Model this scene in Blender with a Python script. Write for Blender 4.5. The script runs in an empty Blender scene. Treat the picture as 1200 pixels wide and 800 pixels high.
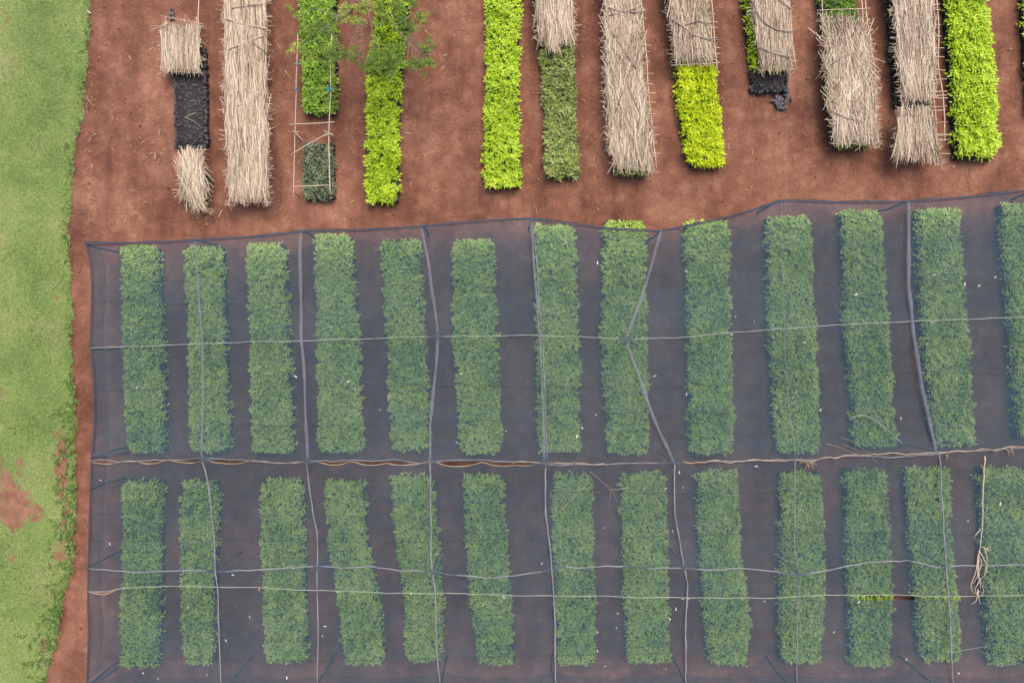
import bpy, math, random
import numpy as np
from mathutils import Vector

S = bpy.context.scene
COL = S.collection
R = math.radians
rng = np.random.default_rng(7)
random.seed(7)

# ------------------------------------------------------------------ camera, sky, sun, exposure
H = 20.0                                   # flying height of the camera above the soil, metres
PXM = 40.0                                 # photograph pixels per metre at soil level
cam_d = bpy.data.cameras.new('camera'); cam = bpy.data.objects.new('camera', cam_d); COL.objects.link(cam)
cam.location = (0, 0, H); cam.rotation_euler = (0, 0, 0)
cam_d.sensor_width = 36; cam_d.lens = 24; cam_d.clip_end = 2000
S.camera = cam

SUN_EL, SUN_AZ = 62, 20
W = bpy.data.worlds.new('World'); S.world = W; W.use_nodes = True
wn = W.node_tree.nodes; wl = W.node_tree.links
bg = wn['Background']; bg.inputs['Strength'].default_value = 0.12
sky = wn.new('ShaderNodeTexSky'); sky.sky_type = 'NISHITA'; sky.sun_disc = False
sky.sun_elevation = R(SUN_EL); sky.sun_rotation = R(SUN_AZ)
sky.air_density = 1.0; sky.dust_density = 5.0; sky.ozone_density = 0.6
wl.new(sky.outputs[0], bg.inputs['Color'])
sun_d = bpy.data.lights.new('sun', 'SUN'); sun = bpy.data.objects.new('sun', sun_d); COL.objects.link(sun)
sun_d.energy = 1.3; sun_d.angle = R(35); sun_d.color = (1, 0.95, 0.88)
az = R(SUN_AZ); el = R(SUN_EL)
d = Vector((math.sin(az) * math.cos(el), math.cos(az) * math.cos(el), math.sin(el)))
sun.rotation_euler = d.to_track_quat('Z', 'Y').to_euler()
S.view_settings.view_transform = 'Standard'; S.view_settings.look = 'None'
S.view_settings.gamma = 1; S.view_settings.use_curve_mapping = False
S.view_settings.exposure = 0.95

# ------------------------------------------------------------------ helpers
def at(px, py, z=0.0):                     # a point read off the aerial photograph, at height z
    k = (1 - z / H) / PXM
    return Vector(((px - 600) * k, (400 - py) * k, z))

def atn(px, py, z):
    px = np.asarray(px, float); py = np.asarray(py, float); z = np.asarray(z, float) + 0 * px
    k = (1 - z / H) / PXM
    return np.stack([(px - 600) * k, (400 - py) * k, z], -1)

def vnoise(x, y, scale, seed):             # smooth value noise in 0..1
    g = np.random.default_rng(abs(int(seed))).random((64, 64))
    x = np.asarray(x) * scale + 1000; y = np.asarray(y) * scale + 1000
    xi = np.floor(x).astype(int); yi = np.floor(y).astype(int)
    fx = x - xi; fy = y - yi
    fx = fx * fx * (3 - 2 * fx); fy = fy * fy * (3 - 2 * fy)
    G = lambda i, j: g[i % 64, j % 64]
    return (G(xi, yi) * (1 - fx) + G(xi + 1, yi) * fx) * (1 - fy) + (G(xi, yi + 1) * (1 - fx) + G(xi + 1, yi + 1) * fx) * fy

def tri_mesh(name, V, F, tone=None):
    me = bpy.data.meshes.new(name)
    V = np.ascontiguousarray(V, np.float32); F = np.ascontiguousarray(F, np.int32)
    me.vertices.add(len(V)); me.vertices.foreach_set('co', V.ravel())
    me.loops.add(F.size); me.loops.foreach_set('vertex_index', F.ravel())
    me.polygons.add(len(F)); me.polygons.foreach_set('loop_start', np.arange(len(F), dtype=np.int32) * F.shape[1])
    if tone is not None:
        a = me.attributes.new('tone', 'FLOAT', 'FACE'); a.data.foreach_set('value', np.ascontiguousarray(tone, np.float32))
    me.update(calc_edges=True)
    return me

def obj(name, me, mat=None, parent=None, kind=None, smooth=False):
    o = bpy.data.objects.new(name, me); COL.objects.link(o)
    if mat is not None:
        me.materials.clear(); me.materials.append(mat)
    if smooth:
        me.polygons.foreach_set('use_smooth', [True] * len(me.polygons))
    if parent is not None:
        o.parent = parent
        o.location = -parent.location
    if kind: o['kind'] = kind
    return o

def tag(o, label, cat, group=None):
    o['label'] = label; o['category'] = cat
    if group: o['group'] = group
    return o

def thing(name, label, cat, loc, group=None):
    o = bpy.data.objects.new(name, None); COL.objects.link(o)
    o.location = loc; o.empty_display_size = 0.2
    return tag(o, label, cat, group)

def tube_arrays(pts, r, n=6, cap=True):
    P = np.array([tuple(p) for p in pts], float); m = len(P)
    r = np.broadcast_to(np.asarray(r, float), (m,))
    T = np.gradient(P, axis=0); T /= np.linalg.norm(T, axis=1)[:, None] + 1e-9
    up = np.where(np.abs(T[:, 2:3]) > 0.9, np.array([[1., 0, 0]]), np.array([[0, 0, 1.]]))
    A = np.cross(T, up); A /= np.linalg.norm(A, axis=1)[:, None] + 1e-9
    B = np.cross(A, T)
    th = np.arange(n) / n * 2 * np.pi
    V = (P[:, None] + r[:, None, None] * (np.cos(th)[None, :, None] * A[:, None] + np.sin(th)[None, :, None] * B[:, None])).reshape(-1, 3)
    F = []
    for i in range(m - 1):
        for j in range(n):
            a, b, c, e = i * n + j, i * n + (j + 1) % n, (i + 1) * n + (j + 1) % n, (i + 1) * n + j
            F += [(a, b, c), (a, c, e)]
    if cap:
        for j in range(1, n - 1):
            F += [(0, j + 1, j), ((m - 1) * n, (m - 1) * n + j, (m - 1) * n + j + 1)]
    return V, np.array(F)

def join(arrs):
    Vs, Fs, o = [], [], 0
    for V, F in arrs:
        Vs.append(V); Fs.append(np.asarray(F) + o); o += len(V)
    return np.concatenate(Vs), np.concatenate(Fs)

def tube(name, pts, r, mat, parent=None, n=6, smooth=True):
    V, F = tube_arrays(pts, r, n)
    return obj(name, tri_mesh(name, V, F), mat, parent, smooth=smooth)

def wobble(pts, step, amp, seed):          # resample a polyline and let it wander a little
    P = np.array([tuple(p) for p in pts], float)
    s = np.r_[0, np.cumsum(np.linalg.norm(np.diff(P, axis=0), axis=1))]
    n = max(3, int(s[-1] / step))
    t = np.linspace(0, s[-1], n)
    Q = np.stack([np.interp(t, s, P[:, k]) for k in range(3)], -1)
    g = np.random.default_rng(abs(int(seed)))
    for k in range(3):
        w = g.normal(size=n); w = np.convolve(w, np.ones(3) / 2, 'same')
        w[0] = w[-1] = 0
        Q[:, k] += w * amp
    return Q

# leaf: folded pointed blade of four triangles
def leaf_arrays(P, yaw, pitch, L, Wd, roll=None):
    n = len(P)
    cy, sy, cp, sp = np.cos(yaw), np.sin(yaw), np.cos(pitch), np.sin(pitch)
    f = np.stack([cy * cp, sy * cp, sp], -1)
    s = np.stack([-sy, cy, 0 * yaw], -1)
    u = np.cross(f, s)
    if roll is not None:
        s = s * np.cos(roll)[:, None] + u * np.sin(roll)[:, None]
        u = np.cross(f, s)
    L = L[:, None]; Wd = Wd[:, None]
    mid = P + f * L * 0.48 - u * Wd * 0.16
    V = np.stack([P, P + f * L * 0.45 + s * Wd * 0.5, P + f * L * 0.45 - s * Wd * 0.5, P + f * L - u * L * 0.08, mid], 1).reshape(-1, 3)
    b = np.arange(n)[:, None, None] * 5
    F = (b + np.array([[0, 4, 1], [4, 3, 1], [0, 2, 4], [4, 2, 3]])[None]).reshape(-1, 3)
    return V, F

# straw: bent ribbon of four triangles with a roof-like cross fold
def straw_arrays(P, yaw, pitch, L, Wd, bend):
    n = len(P)
    f = np.stack([np.cos(yaw) * np.cos(pitch), np.sin(yaw) * np.cos(pitch), np.sin(pitch)], -1)
    s = np.stack([-np.sin(yaw), np.cos(yaw), 0 * yaw], -1)
    L = L[:, None]; Wd = Wd[:, None]; bend = bend[:, None]
    a = P - f * L / 2; c = P + f * L / 2 + s * bend * 0.5; m = P - s * bend * 0.3
    z = np.array([0, 0, 1.0])
    V = np.stack([a - s * Wd / 2, a + s * Wd / 2, m - s * Wd / 2, m + s * Wd / 2, c - s * Wd * 0.3, c + s * Wd * 0.3,
                  a + z * Wd * .45, m + z * Wd * .45, c + z * Wd * .3], 1).reshape(-1, 3)
    b = np.arange(n)[:, None, None] * 9
    q = np.array([[0, 2, 7], [0, 7, 6], [2, 4, 8], [2, 8, 7], [1, 6, 7], [1, 7, 3], [3, 7, 8], [3, 8, 5]])
    return V, (b + q[None]).reshape(-1, 3)

# ------------------------------------------------------------------ materials
def new_mat(name):
    m = bpy.data.materials.new(name); m.use_nodes = True
    nt = m.node_tree; p = nt.nodes['Principled BSDF']
    return m, nt, nt.nodes, nt.links, p

def ramp(nodes, stops):
    r = nodes.new('ShaderNodeValToRGB')
    e = r.color_ramp.elements
    while len(e) < len(stops): e.new(0.5)
    for k, (p, c) in enumerate(stops):
        e[k].position = p; e[k].color = (*c, 1)
    return r

def noise(nodes, links, scale, detail=6, rough=0.6, stretch=None):
    t = nodes.new('ShaderNodeTexNoise'); t.inputs['Scale'].default_value = scale
    t.inputs['Detail'].default_value = detail; t.inputs['Roughness'].default_value = rough
    c = nodes.new('ShaderNodeTexCoord')
    if stretch:
        mp = nodes.new('ShaderNodeMapping'); mp.inputs['Scale'].default_value = stretch
        links.new(c.outputs['Object'], mp.inputs['Vector']); links.new(mp.outputs[0], t.inputs['Vector'])
    else:
        links.new(c.outputs['Object'], t.inputs['Vector'])
    return t

def mixrgb(nodes, links, a, b, fac, mode='MIX'):
    m = nodes.new('ShaderNodeMix'); m.data_type = 'RGBA'; m.blend_type = mode
    for sock, v in ((m.inputs[6], a), (m.inputs[7], b), (m.inputs[0], fac)):
        if hasattr(v, 'is_output'): links.new(v, sock)
        elif isinstance(v, tuple): sock.default_value = (*v, 1)
        else: sock.default_value = v
    return m.outputs[2]

def tone_mat(name, stops, rough=0.5, translucent=0.0, spec=0.3, jitter=None):
    m, nt, N, Lk, p = new_mat(name)
    a = N.new('ShaderNodeAttribute'); a.attribute_name = 'tone'
    r = ramp(N, stops); Lk.new(a.outputs['Fac'], r.inputs[0])
    Lk.new(r.outputs[0], p.inputs['Base Color'])
    p.inputs['Roughness'].default_value = rough
    p.inputs['Specular IOR Level'].default_value = spec
    if translucent:
        t = N.new('ShaderNodeBsdfTranslucent'); Lk.new(r.outputs[0], t.inputs['Color'])
        x = N.new('ShaderNodeMixShader'); x.inputs[0].default_value = translucent
        Lk.new(p.outputs[0], x.inputs[1]); Lk.new(t.outputs[0], x.inputs[2])
        Lk.new(x.outputs[0], N['Material Output'].inputs['Surface'])
    return m

def plain_mat(name, c1, c2, scale=8, rough=0.8, bump=0.2, stretch=None, spec=0.3):
    m, nt, N, Lk, p = new_mat(name)
    t = noise(N, Lk, scale, stretch=stretch)
    r = ramp(N, [(0.3, c1), (0.7, c2)]); Lk.new(t.outputs[0], r.inputs[0])
    Lk.new(r.outputs[0], p.inputs['Base Color'])
    p.inputs['Roughness'].default_value = rough; p.inputs['Specular IOR Level'].default_value = spec
    if bump:
        b = N.new('ShaderNodeBump'); b.inputs['Strength'].default_value = bump; b.inputs['Distance'].default_value = 0.02
        Lk.new(t.outputs[0], b.inputs['Height']); Lk.new(b.outputs[0], p.inputs['Normal'])
    return m

def soil_mat():
    m, nt, N, Lk, p = new_mat('red_soil')
    big = noise(N, Lk, 0.42, 5, 0.62); med = noise(N, Lk, 2.3, 7, 0.65); fine = noise(N, Lk, 18, 6, 0.75); grit = noise(N, Lk, 70, 3, 0.7)
    r1 = ramp(N, [(0.36, (0.112, 0.047, 0.030)), (0.5, (0.175, 0.076, 0.048)), (0.64, (0.268, 0.132, 0.086))]); Lk.new(big.outputs[0], r1.inputs[0])
    r2 = ramp(N, [(0.3, (0.080, 0.032, 0.023)), (0.52, (0.185, 0.079, 0.050)), (0.72, (0.345, 0.178, 0.116))]); Lk.new(med.outputs[0], r2.inputs[0])
    stk = noise(N, Lk, 1.0, 5, 0.6, (1.3, 0.35, 1))                    # trodden lanes along the beds
    r4 = ramp(N, [(0.36, (0.72, 0.70, 0.72)), (0.5, (1, 1, 1)), (0.66, (1.18, 1.2, 1.2))]); Lk.new(stk.outputs[0], r4.inputs[0])
    c = mixrgb(N, Lk, r1.outputs[0], r2.outputs[0], 0.45)
    c = mixrgb(N, Lk, c, r4.outputs[0], 0.8, 'MULTIPLY')
    r3 = ramp(N, [(0.28, (0.52, 0.50, 0.50)), (0.5, (1, 1, 1)), (0.74, (1.4, 1.38, 1.36))]); Lk.new(fine.outputs[0], r3.inputs[0])
    c = mixrgb(N, Lk, c, r3.outputs[0], 0.75, 'MULTIPLY')
    nsh = N.new('ShaderNodeAttribute'); nsh.attribute_name = 'net_shade'      # shade of the net, painted into the soil colour beneath it
    dimmed = mixrgb(N, Lk, c, (0.56, 0.70, 0.76), 1.0, 'MULTIPLY')
    c = mixrgb(N, Lk, c, dimmed, nsh.outputs['Fac'])
    Lk.new(c, p.inputs['Base Color'])
    p.inputs['Roughness'].default_value = 0.95; p.inputs['Specular IOR Level'].default_value = 0.15
    ad = N.new('ShaderNodeMath'); ad.operation = 'ADD'; Lk.new(fine.outputs[0], ad.inputs[0])
    ml = N.new('ShaderNodeMath'); ml.operation = 'MULTIPLY'; ml.inputs[1].default_value = 2.5; Lk.new(med.outputs[0], ml.inputs[0])
    Lk.new(ml.outputs[0], ad.inputs[1])
    b = N.new('ShaderNodeBump'); b.inputs['Strength'].default_value = 0.55; b.inputs['Distance'].default_value = 0.035
    Lk.new(ad.outputs[0], b.inputs['Height']); Lk.new(b.outputs[0], p.inputs['Normal'])
    return m

def lawn_mat():
    m, nt, N, Lk, p = new_mat('turf')
    big = noise(N, Lk, 0.55, 5, 0.6); fine = noise(N, Lk, 22, 5, 0.75); med = noise(N, Lk, 3.2, 6, .65)
    r1 = ramp(N, [(0.34, (0.115, 0.180, 0.055)), (0.5, (0.165, 0.225, 0.070)), (0.66, (0.235, 0.245, 0.105))]); Lk.new(big.outputs[0], r1.inputs[0])
    r3 = ramp(N, [(0.28, (0.45, 0.5, 0.4)), (0.5, (1, 1, 1)), (0.76, (1.4, 1.3, 1.2))]); Lk.new(fine.outputs[0], r3.inputs[0])
    c = mixrgb(N, Lk, r1.outputs[0], r3.outputs[0], 0.9, 'MULTIPLY')
    a = N.new('ShaderNodeAttribute'); a.attribute_name = 'bare'
    soil = ramp(N, [(0.3, (0.15, 0.066, 0.042)), (0.7, (0.28, 0.145, 0.095))]); Lk.new(med.outputs[0], soil.inputs[0])
    ad = N.new('ShaderNodeMath'); ad.operation = 'ADD'; Lk.new(a.outputs['Fac'], ad.inputs[0])
    sb = N.new('ShaderNodeMath'); sb.operation = 'SUBTRACT'; sb.inputs[1].default_value = 0.5; Lk.new(fine.outputs[0], sb.inputs[0])
    m2 = N.new('ShaderNodeMath'); m2.operation = 'MULTIPLY'; m2.inputs[1].default_value = 2.4; Lk.new(sb.outputs[0], m2.inputs[0])
    Lk.new(m2.outputs[0], ad.inputs[1])
    st = ramp(N, [(0.40, (0, 0, 0)), (0.75, (1, 1, 1))]); Lk.new(ad.outputs[0], st.inputs[0])
    c = mixrgb(N, Lk, c, soil.outputs[0], st.outputs[0])
    Lk.new(c, p.inputs['Base Color']); p.inputs['Roughness'].default_value = 0.95; p.inputs['Specular IOR Level'].default_value = 0.1
    b = N.new('ShaderNodeBump'); b.inputs['Strength'].default_value = 0.6; b.inputs['Distance'].default_value = 0.03
    Lk.new(fine.outputs[0], b.inputs['Height']); Lk.new(b.outputs[0], p.inputs['Normal'])
    return m

def net_mat(name, cover, col, bands=0.10):
    # woven shade cloth: threads too fine to see cover part of the sheet, the rest is open
    m, nt, N, Lk, p = new_mat(name)
    big = noise(N, Lk, 0.5, 4, 0.6)
    st = noise(N, Lk, 1.0, 5, 0.7, (0.08, 3.4, 1))
    fine = noise(N, Lk, 60, 2, 0.6)
    r = ramp(N, [(0.3, tuple(v * 0.9 for v in col)), (0.7, tuple(v * 1.13 for v in col))]); Lk.new(big.outputs[0], r.inputs[0])
    Lk.new(r.outputs[0], p.inputs['Base Color'])
    p.inputs['Roughness'].default_value = 0.75; p.inputs['Specular IOR Level'].default_value = 0.12
    mr = N.new('ShaderNodeMapRange'); mr.inputs[1].default_value = 0.3; mr.inputs[2].default_value = 0.7
    mr.inputs[3].default_value = cover - bands / 2; mr.inputs[4].default_value = cover + bands / 2
    Lk.new(st.outputs[0], mr.inputs[0])
    mf = N.new('ShaderNodeMapRange'); mf.inputs[1].default_value = 0.3; mf.inputs[2].default_value = 0.7
    mf.inputs[3].default_value = -0.05; mf.inputs[4].default_value = 0.05; Lk.new(fine.outputs[0], mf.inputs[0])
    ad = N.new('ShaderNodeMath'); ad.operation = 'ADD'; Lk.new(mr.outputs[0], ad.inputs[0]); Lk.new(mf.outputs[0], ad.inputs[1])
    t = N.new('ShaderNodeBsdfTransparent')
    x = N.new('ShaderNodeMixShader'); Lk.new(ad.outputs[0], x.inputs[0]); Lk.new(t.outputs[0], x.inputs[1]); Lk.new(p.outputs[0], x.inputs[2])
    Lk.new(x.outputs[0], N['Material Output'].inputs['Surface'])
    return m

M = {}
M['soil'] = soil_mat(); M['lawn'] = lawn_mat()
NETC = (0.042, 0.076, 0.103)
M['net'] = net_mat('shade_net_weave', 0.47, NETC, 0.14)
M['net_fold'] = net_mat('folded_net', 0.60, (0.15, 0.155, 0.185), 0.3)
M['net_hem'] = net_mat('net_hem', 0.75, (0.05, 0.058, 0.085), 0.15)
M['net_crease'] = net_mat('net_crease', 0.19, (0.045, 0.055, 0.07), 0.4)
M['net_side'] = net_mat('side_net', 0.42, (0.05, 0.06, 0.085))
M['blade'] = tone_mat('grass_blade', [(0, (0.060, 0.120, 0.020)), (0.5, (0.220, 0.310, 0.082)), (1, (0.50, 0.51, 0.23))], 0.6, 0.2)
M['leaf_net'] = tone_mat('tea_leaf_green', [(0, (0.085, 0.155, 0.015)), (0.40, (0.315, 0.49, 0.055)), (1, (0.62, 0.75, 0.22))], 0.45, 0.25, 0.45)
M['leaf_lime'] = tone_mat('tea_leaf_lime', [(0, (0.14, 0.24, 0.006)), (0.39, (0.36, 0.52, 0.008)), (1, (0.56, 0.70, 0.06))], 0.45, 0.2, 0.35)
M['leaf_yellow'] = tone_mat('tea_leaf_yellow', [(0, (0.18, 0.25, 0.003)), (0.40, (0.43, 0.55, 0.003)), (1, (0.62, 0.70, 0.02))], 0.45, 0.2, 0.3)
M['leaf_mid'] = tone_mat('tea_leaf_mid', [(0, (0.060, 0.130, 0.012)), (0.45, (0.20, 0.36, 0.022)), (1, (0.42, 0.58, 0.07))], 0.45, 0.2, 0.4)
M['leaf_dull'] = tone_mat('tea_leaf_dull', [(0, (0.045, 0.070, 0.012)), (0.42, (0.185, 0.245, 0.045)), (1, (0.42, 0.46, 0.13))], 0.42, 0.15, 0.5)
M['leaf_dark'] = tone_mat('tea_leaf_dark', [(0, (0.020, 0.026, 0.014)), (0.45, (0.070, 0.100, 0.042)), (1, (0.30, 0.35, 0.19))], 0.45, 0.1, 0.5)
M['leaf_tree'] = tone_mat('tree_leaf', [(0, (0.024, 0.052, 0.008)), (0.5, (0.085, 0.145, 0.020)), (1, (0.28, 0.31, 0.05))], 0.6, 0.15, 0.15)
M['straw'] = tone_mat('dry_straw', [(0, (0.11, 0.072, 0.045)), (0.32, (0.33, 0.25, 0.172)), (0.7, (0.49, 0.39, 0.283)), (1, (0.70, 0.60, 0.47))], 0.6, 0.08, 0.3)
M['litter'] = tone_mat('dry_litter', [(0, (0.22, 0.12, 0.07)), (0.5, (0.40, 0.26, 0.16)), (1, (0.66, 0.55, 0.42))], 0.7)
M['chaff'] = tone_mat('grey_chaff', [(0, (0.02, 0.018, 0.02)), (0.6, (0.07, 0.06, 0.06)), (1, (0.24, 0.20, 0.17))], 0.8)
M['clod'] = tone_mat('soil_clod', [(0, (0.11, 0.042, 0.028)), (1, (0.30, 0.13, 0.085))], 0.95, 0, 0.1)
M['reed'] = plain_mat('split_reed', (0.36, 0.26, 0.18), (0.60, 0.48, 0.36), 9, 0.65, 0.1)
M['branch'] = plain_mat('grey_branch', (0.14, 0.11, 0.09), (0.30, 0.24, 0.20), 12, 0.85, 0.3)
M['bark'] = plain_mat('tree_bark', (0.13, 0.10, 0.085), (0.29, 0.24, 0.20), 14, 0.9, 0.4)
M['post'] = plain_mat('weathered_post', (0.035, 0.030, 0.032), (0.080, 0.070, 0.072), 7, 0.9, 0.3)
M['tubes'] = plain_mat('black_polythene', (0.010, 0.010, 0.013), (0.035, 0.034, 0.042), 20, 0.38, 0.3, spec=0.5)
M['potsoil'] = plain_mat('potting_soil', (0.014, 0.012, 0.013), (0.050, 0.042, 0.040), 25, 0.95, 0.5)
M['wire'] = plain_mat('galvanised_wire', (0.20, 0.225, 0.21), (0.36, 0.39, 0.34), 3, 0.5, 0.05)
M['cable'] = plain_mat('grey_cable', (0.11, 0.115, 0.135), (0.24, 0.245, 0.265), 2.5, 0.6, 0.1)
M['rope'] = plain_mat('sisal_rope', (0.20, 0.14, 0.085), (0.42, 0.34, 0.25), 4, 0.85, 0.2)
M['cyan'] = plain_mat('cyan_twine', (0.03, 0.28, 0.32), (0.10, 0.46, 0.50), 12, 0.6, 0.1)
M['pale'] = plain_mat('pale_dry_leaf', (0.42, 0.40, 0.33), (0.62, 0.60, 0.53), 12, 0.7, 0.1)

# ------------------------------------------------------------------ ground
def sheet(x0, x1, y0, y1, nx, ny, zf):
    X, Y = np.meshgrid(np.linspace(x0, x1, nx), np.linspace(y0, y1, ny))
    V = np.stack([X, Y, zf(X, Y)], -1).reshape(-1, 3)
    i = np.arange(nx - 1)[None] + np.arange(ny - 1)[:, None] * nx
    F = np.stack([i, i + 1, i + nx + 1, i + nx], -1).reshape(-1, 4)
    return V, F
def ground_z(X, Y):
    e = np.clip((22 - np.maximum(np.abs(X), np.abs(Y) * 1.2)) / 6, 0, 1)
    return -e * (0.035 * vnoise(X, Y, 0.9, 3) + 0.02 * vnoise(X, Y, 3.1, 4))
g = np.r_[np.linspace(-400, -26, 8), np.linspace(-24, 24, 221), np.linspace(26, 400, 8)]
X, Y = np.meshgrid(g, g); n = len(g)
V = np.stack([X, Y, ground_z(X, Y)], -1).reshape(-1, 3)
i = np.arange(n - 1)[None] + np.arange(n - 1)[:, None] * n
F = np.stack([i, i + 1, i + n + 1, i + n], -1).reshape(-1, 4)
me = tri_mesh('ground', V, F)
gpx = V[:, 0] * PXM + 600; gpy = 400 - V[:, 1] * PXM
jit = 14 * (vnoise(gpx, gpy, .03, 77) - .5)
shd = np.clip((gpx - 112 + jit) / 25, 0, 1) * np.clip((1400 - gpx) / 60, 0, 1) * np.clip((gpy - np.interp(gpx, [99, 622, 770, 915, 1300], [296, 268, 275, 248, 236]) + jit) / 14, 0, 1) * np.clip((778 - gpy + jit) / 14, 0, 1)  # mask for the painted net shade: soil darker within the roof footprint
shd *= np.where(gpy < 525, 1, .72) * (.8 + .3 * vnoise(gpx, gpy, .012, 78))
a = me.attributes.new('net_shade', 'FLOAT', 'POINT'); a.data.foreach_set('value', np.clip(shd, 0, 1).astype(np.float32))
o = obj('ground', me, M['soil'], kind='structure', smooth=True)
o['label'] = 'bare red-brown soil of the nursery'

# lawn along the left side
LB = np.array([(-400, 108), (0, 106), (20, 104), (60, 102), (110, 99), (140, 95), (175, 89), (200, 86), (230, 83), (260, 80), (300, 81), (340, 84), (400, 84),
               (440, 86), (480, 88), (520, 89), (560, 88), (600, 88), (640, 87), (665, 84), (685, 80), (710, 73), (730, 68), (760, 63), (790, 55), (820, 50), (1200, 40)], float)
def lawn_edge(py):
    e = np.interp(py, LB[:, 0], LB[:, 1])
    return e + 4.0 * (vnoise(py, 0 * py, 0.06, 11) - 0.5) + 3.0 * (vnoise(py, 0 * py, 0.3, 12) - 0.5) + 2.5 * (vnoise(py, 0 * py, 0.9, 13) - .5)
BARE = [(18, 592, 20, 26, 1.0), (8, 570, 12, 16, .8), (40, 600, 14, 12, .8), (73, 545, 8, 38, 1.1), (70, 512, 9, 8, .6), (78, 606, 6, 30, .75), (72, 645, 9, 14, .75), (80, 640, 6, 22, .6),
        (15, 652, 7, 6, .55), (2, 460, 6, 10, .5), (22, 545, 9, 16, .45), (54, 756, 5, 9, .8), (60, 775, 8, 14, .55), (2, 545, 10, 18, .4), (5, 20, 14, 14, .22), (70, 340, 9, 14, .35)]
def bare(px, py):
    b = 0 * px
    for cx, cy, rx, ry, a in BARE:
        q = ((px - cx) / rx) ** 2 + ((py - cy) / ry) ** 2
        b = np.maximum(b, a * np.clip(1.35 - q * .75, 0, 1))
    return b + (0.5 * (vnoise(px, py, .12, 31) - .5) + .7 * (vnoise(px, py, .33, 32) - .5)) * (b > 0.03)
rows = np.r_[np.linspace(-400, -50, 20), np.arange(-46, 850, 2.2), np.linspace(855, 1200, 20)]
ts = np.r_[0, 1.5, 3, np.arange(5, 170, 3.2), np.linspace(180, 700, 20)]
PY, T = np.meshgrid(rows, ts, indexing='ij')
PX = lawn_edge(PY) - T
V = atn(PX, PY, 0 * PX); V[..., 2] = 0.02 + 0.03 * vnoise(V[..., 0], V[..., 1], 1.3, 8) * np.clip(T / 12, 0, 1) - (T == 0) * 0.07
nt_ = len(ts); i = np.arange(len(rows) - 1)[:, None] * nt_ + np.arange(nt_ - 1)[None]
F = np.stack([i, i + 1, i + nt_ + 1, i + nt_], -1).reshape(-1, 4)[:, ::-1]
me = tri_mesh('lawn', V.reshape(-1, 3), F)
a = me.attributes.new('bare', 'FLOAT', 'POINT'); a.data.foreach_set('value', bare(PX, PY).ravel().astype(np.float32))
o = obj('lawn', me, M['lawn'], kind='structure', smooth=True)
# facing check: normals up
if me.polygons[0].normal.z < 0: me.flip_normals()

nb = 165000
py = rng.uniform(-60, 860, nb); px = rng.uniform(-70, 112, nb)
keep = (px < lawn_edge(py) + rng.normal(0.3, 2.0, nb)) & (rng.random(nb) > bare(px, py) * 1.1)
px, py = px[keep], py[keep]; nb = len(px)
P = atn(px, py, 0 * px); P[:, 2] = 0.015 + 0.03 * vnoise(P[:, 0], P[:, 1], 1.3, 8)
yaw = rng.uniform(0, 6.283, nb); pit = rng.uniform(0.1, 1.0, nb)
edge = np.clip(1 - (lawn_edge(py) - px) / 14, 0, 1)
L = rng.uniform(0.035, 0.085, nb) * (1 + 0.15 * edge * rng.random(nb)); Wd = rng.uniform(0.010, 0.020, nb)
f = np.stack([np.cos(yaw) * np.cos(pit), np.sin(yaw) * np.cos(pit), np.sin(pit)], -1); s = np.stack([-np.sin(yaw), np.cos(yaw), 0 * yaw], -1)
V = np.stack([P - s * Wd[:, None] / 2, P + s * Wd[:, None] / 2, P + f * L[:, None]], 1).reshape(-1, 3)
F = np.arange(nb * 3).reshape(-1, 3)
tone = 0.22 + 0.55 * vnoise(P[:, 0], P[:, 1], 0.8, 21) * 0.8 + 0.25 * (vnoise(P[:, 0], P[:, 1], 3.5, 22) - .5) + rng.normal(0, 0.2, nb)
tone -= 0.35 * np.exp(-(((px - 80) / 9) ** 2 + ((py - 86) / 7) ** 2)) + 0.02 * edge
o = obj('grass', tri_mesh('grass', V, F, np.clip(tone, 0, 1)), M['blade'], kind='stuff')
tag(o, 'short yellowish green turf beside the soil path', 'grass')

# broad-leaved weeds in the rough margin of the lawn
nw = 230
py = np.r_[rng.uniform(440, 820, nw), rng.uniform(-40, 430, 25)]; nw = len(py)
px = lawn_edge(py) - np.abs(rng.normal(0, 1, nw)) * np.where(py > 470, 14, 3) + rng.normal(1, 1, nw)
idx = np.repeat(np.arange(nw), 7); N_ = len(idx)
P = atn(px, py, 0 * px)[idx]; P[:, 2] = .05
L = rng.uniform(.06, .13, N_)
V, F = leaf_arrays(P + np.c_[rng.normal(0, .03, (N_, 2)), rng.uniform(0, .05, N_)], rng.uniform(0, 6.28, N_), rng.uniform(.0, .7, N_), L, L * rng.uniform(.25, .5, N_))
o = obj('weeds', tri_mesh('weeds', V, F, np.repeat(np.clip(rng.normal(.2, .17, N_), 0, 1), 4)), M['blade'], kind='stuff')
tag(o, 'rough darker weeds along the soil edge of the lawn', 'weeds')

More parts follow.
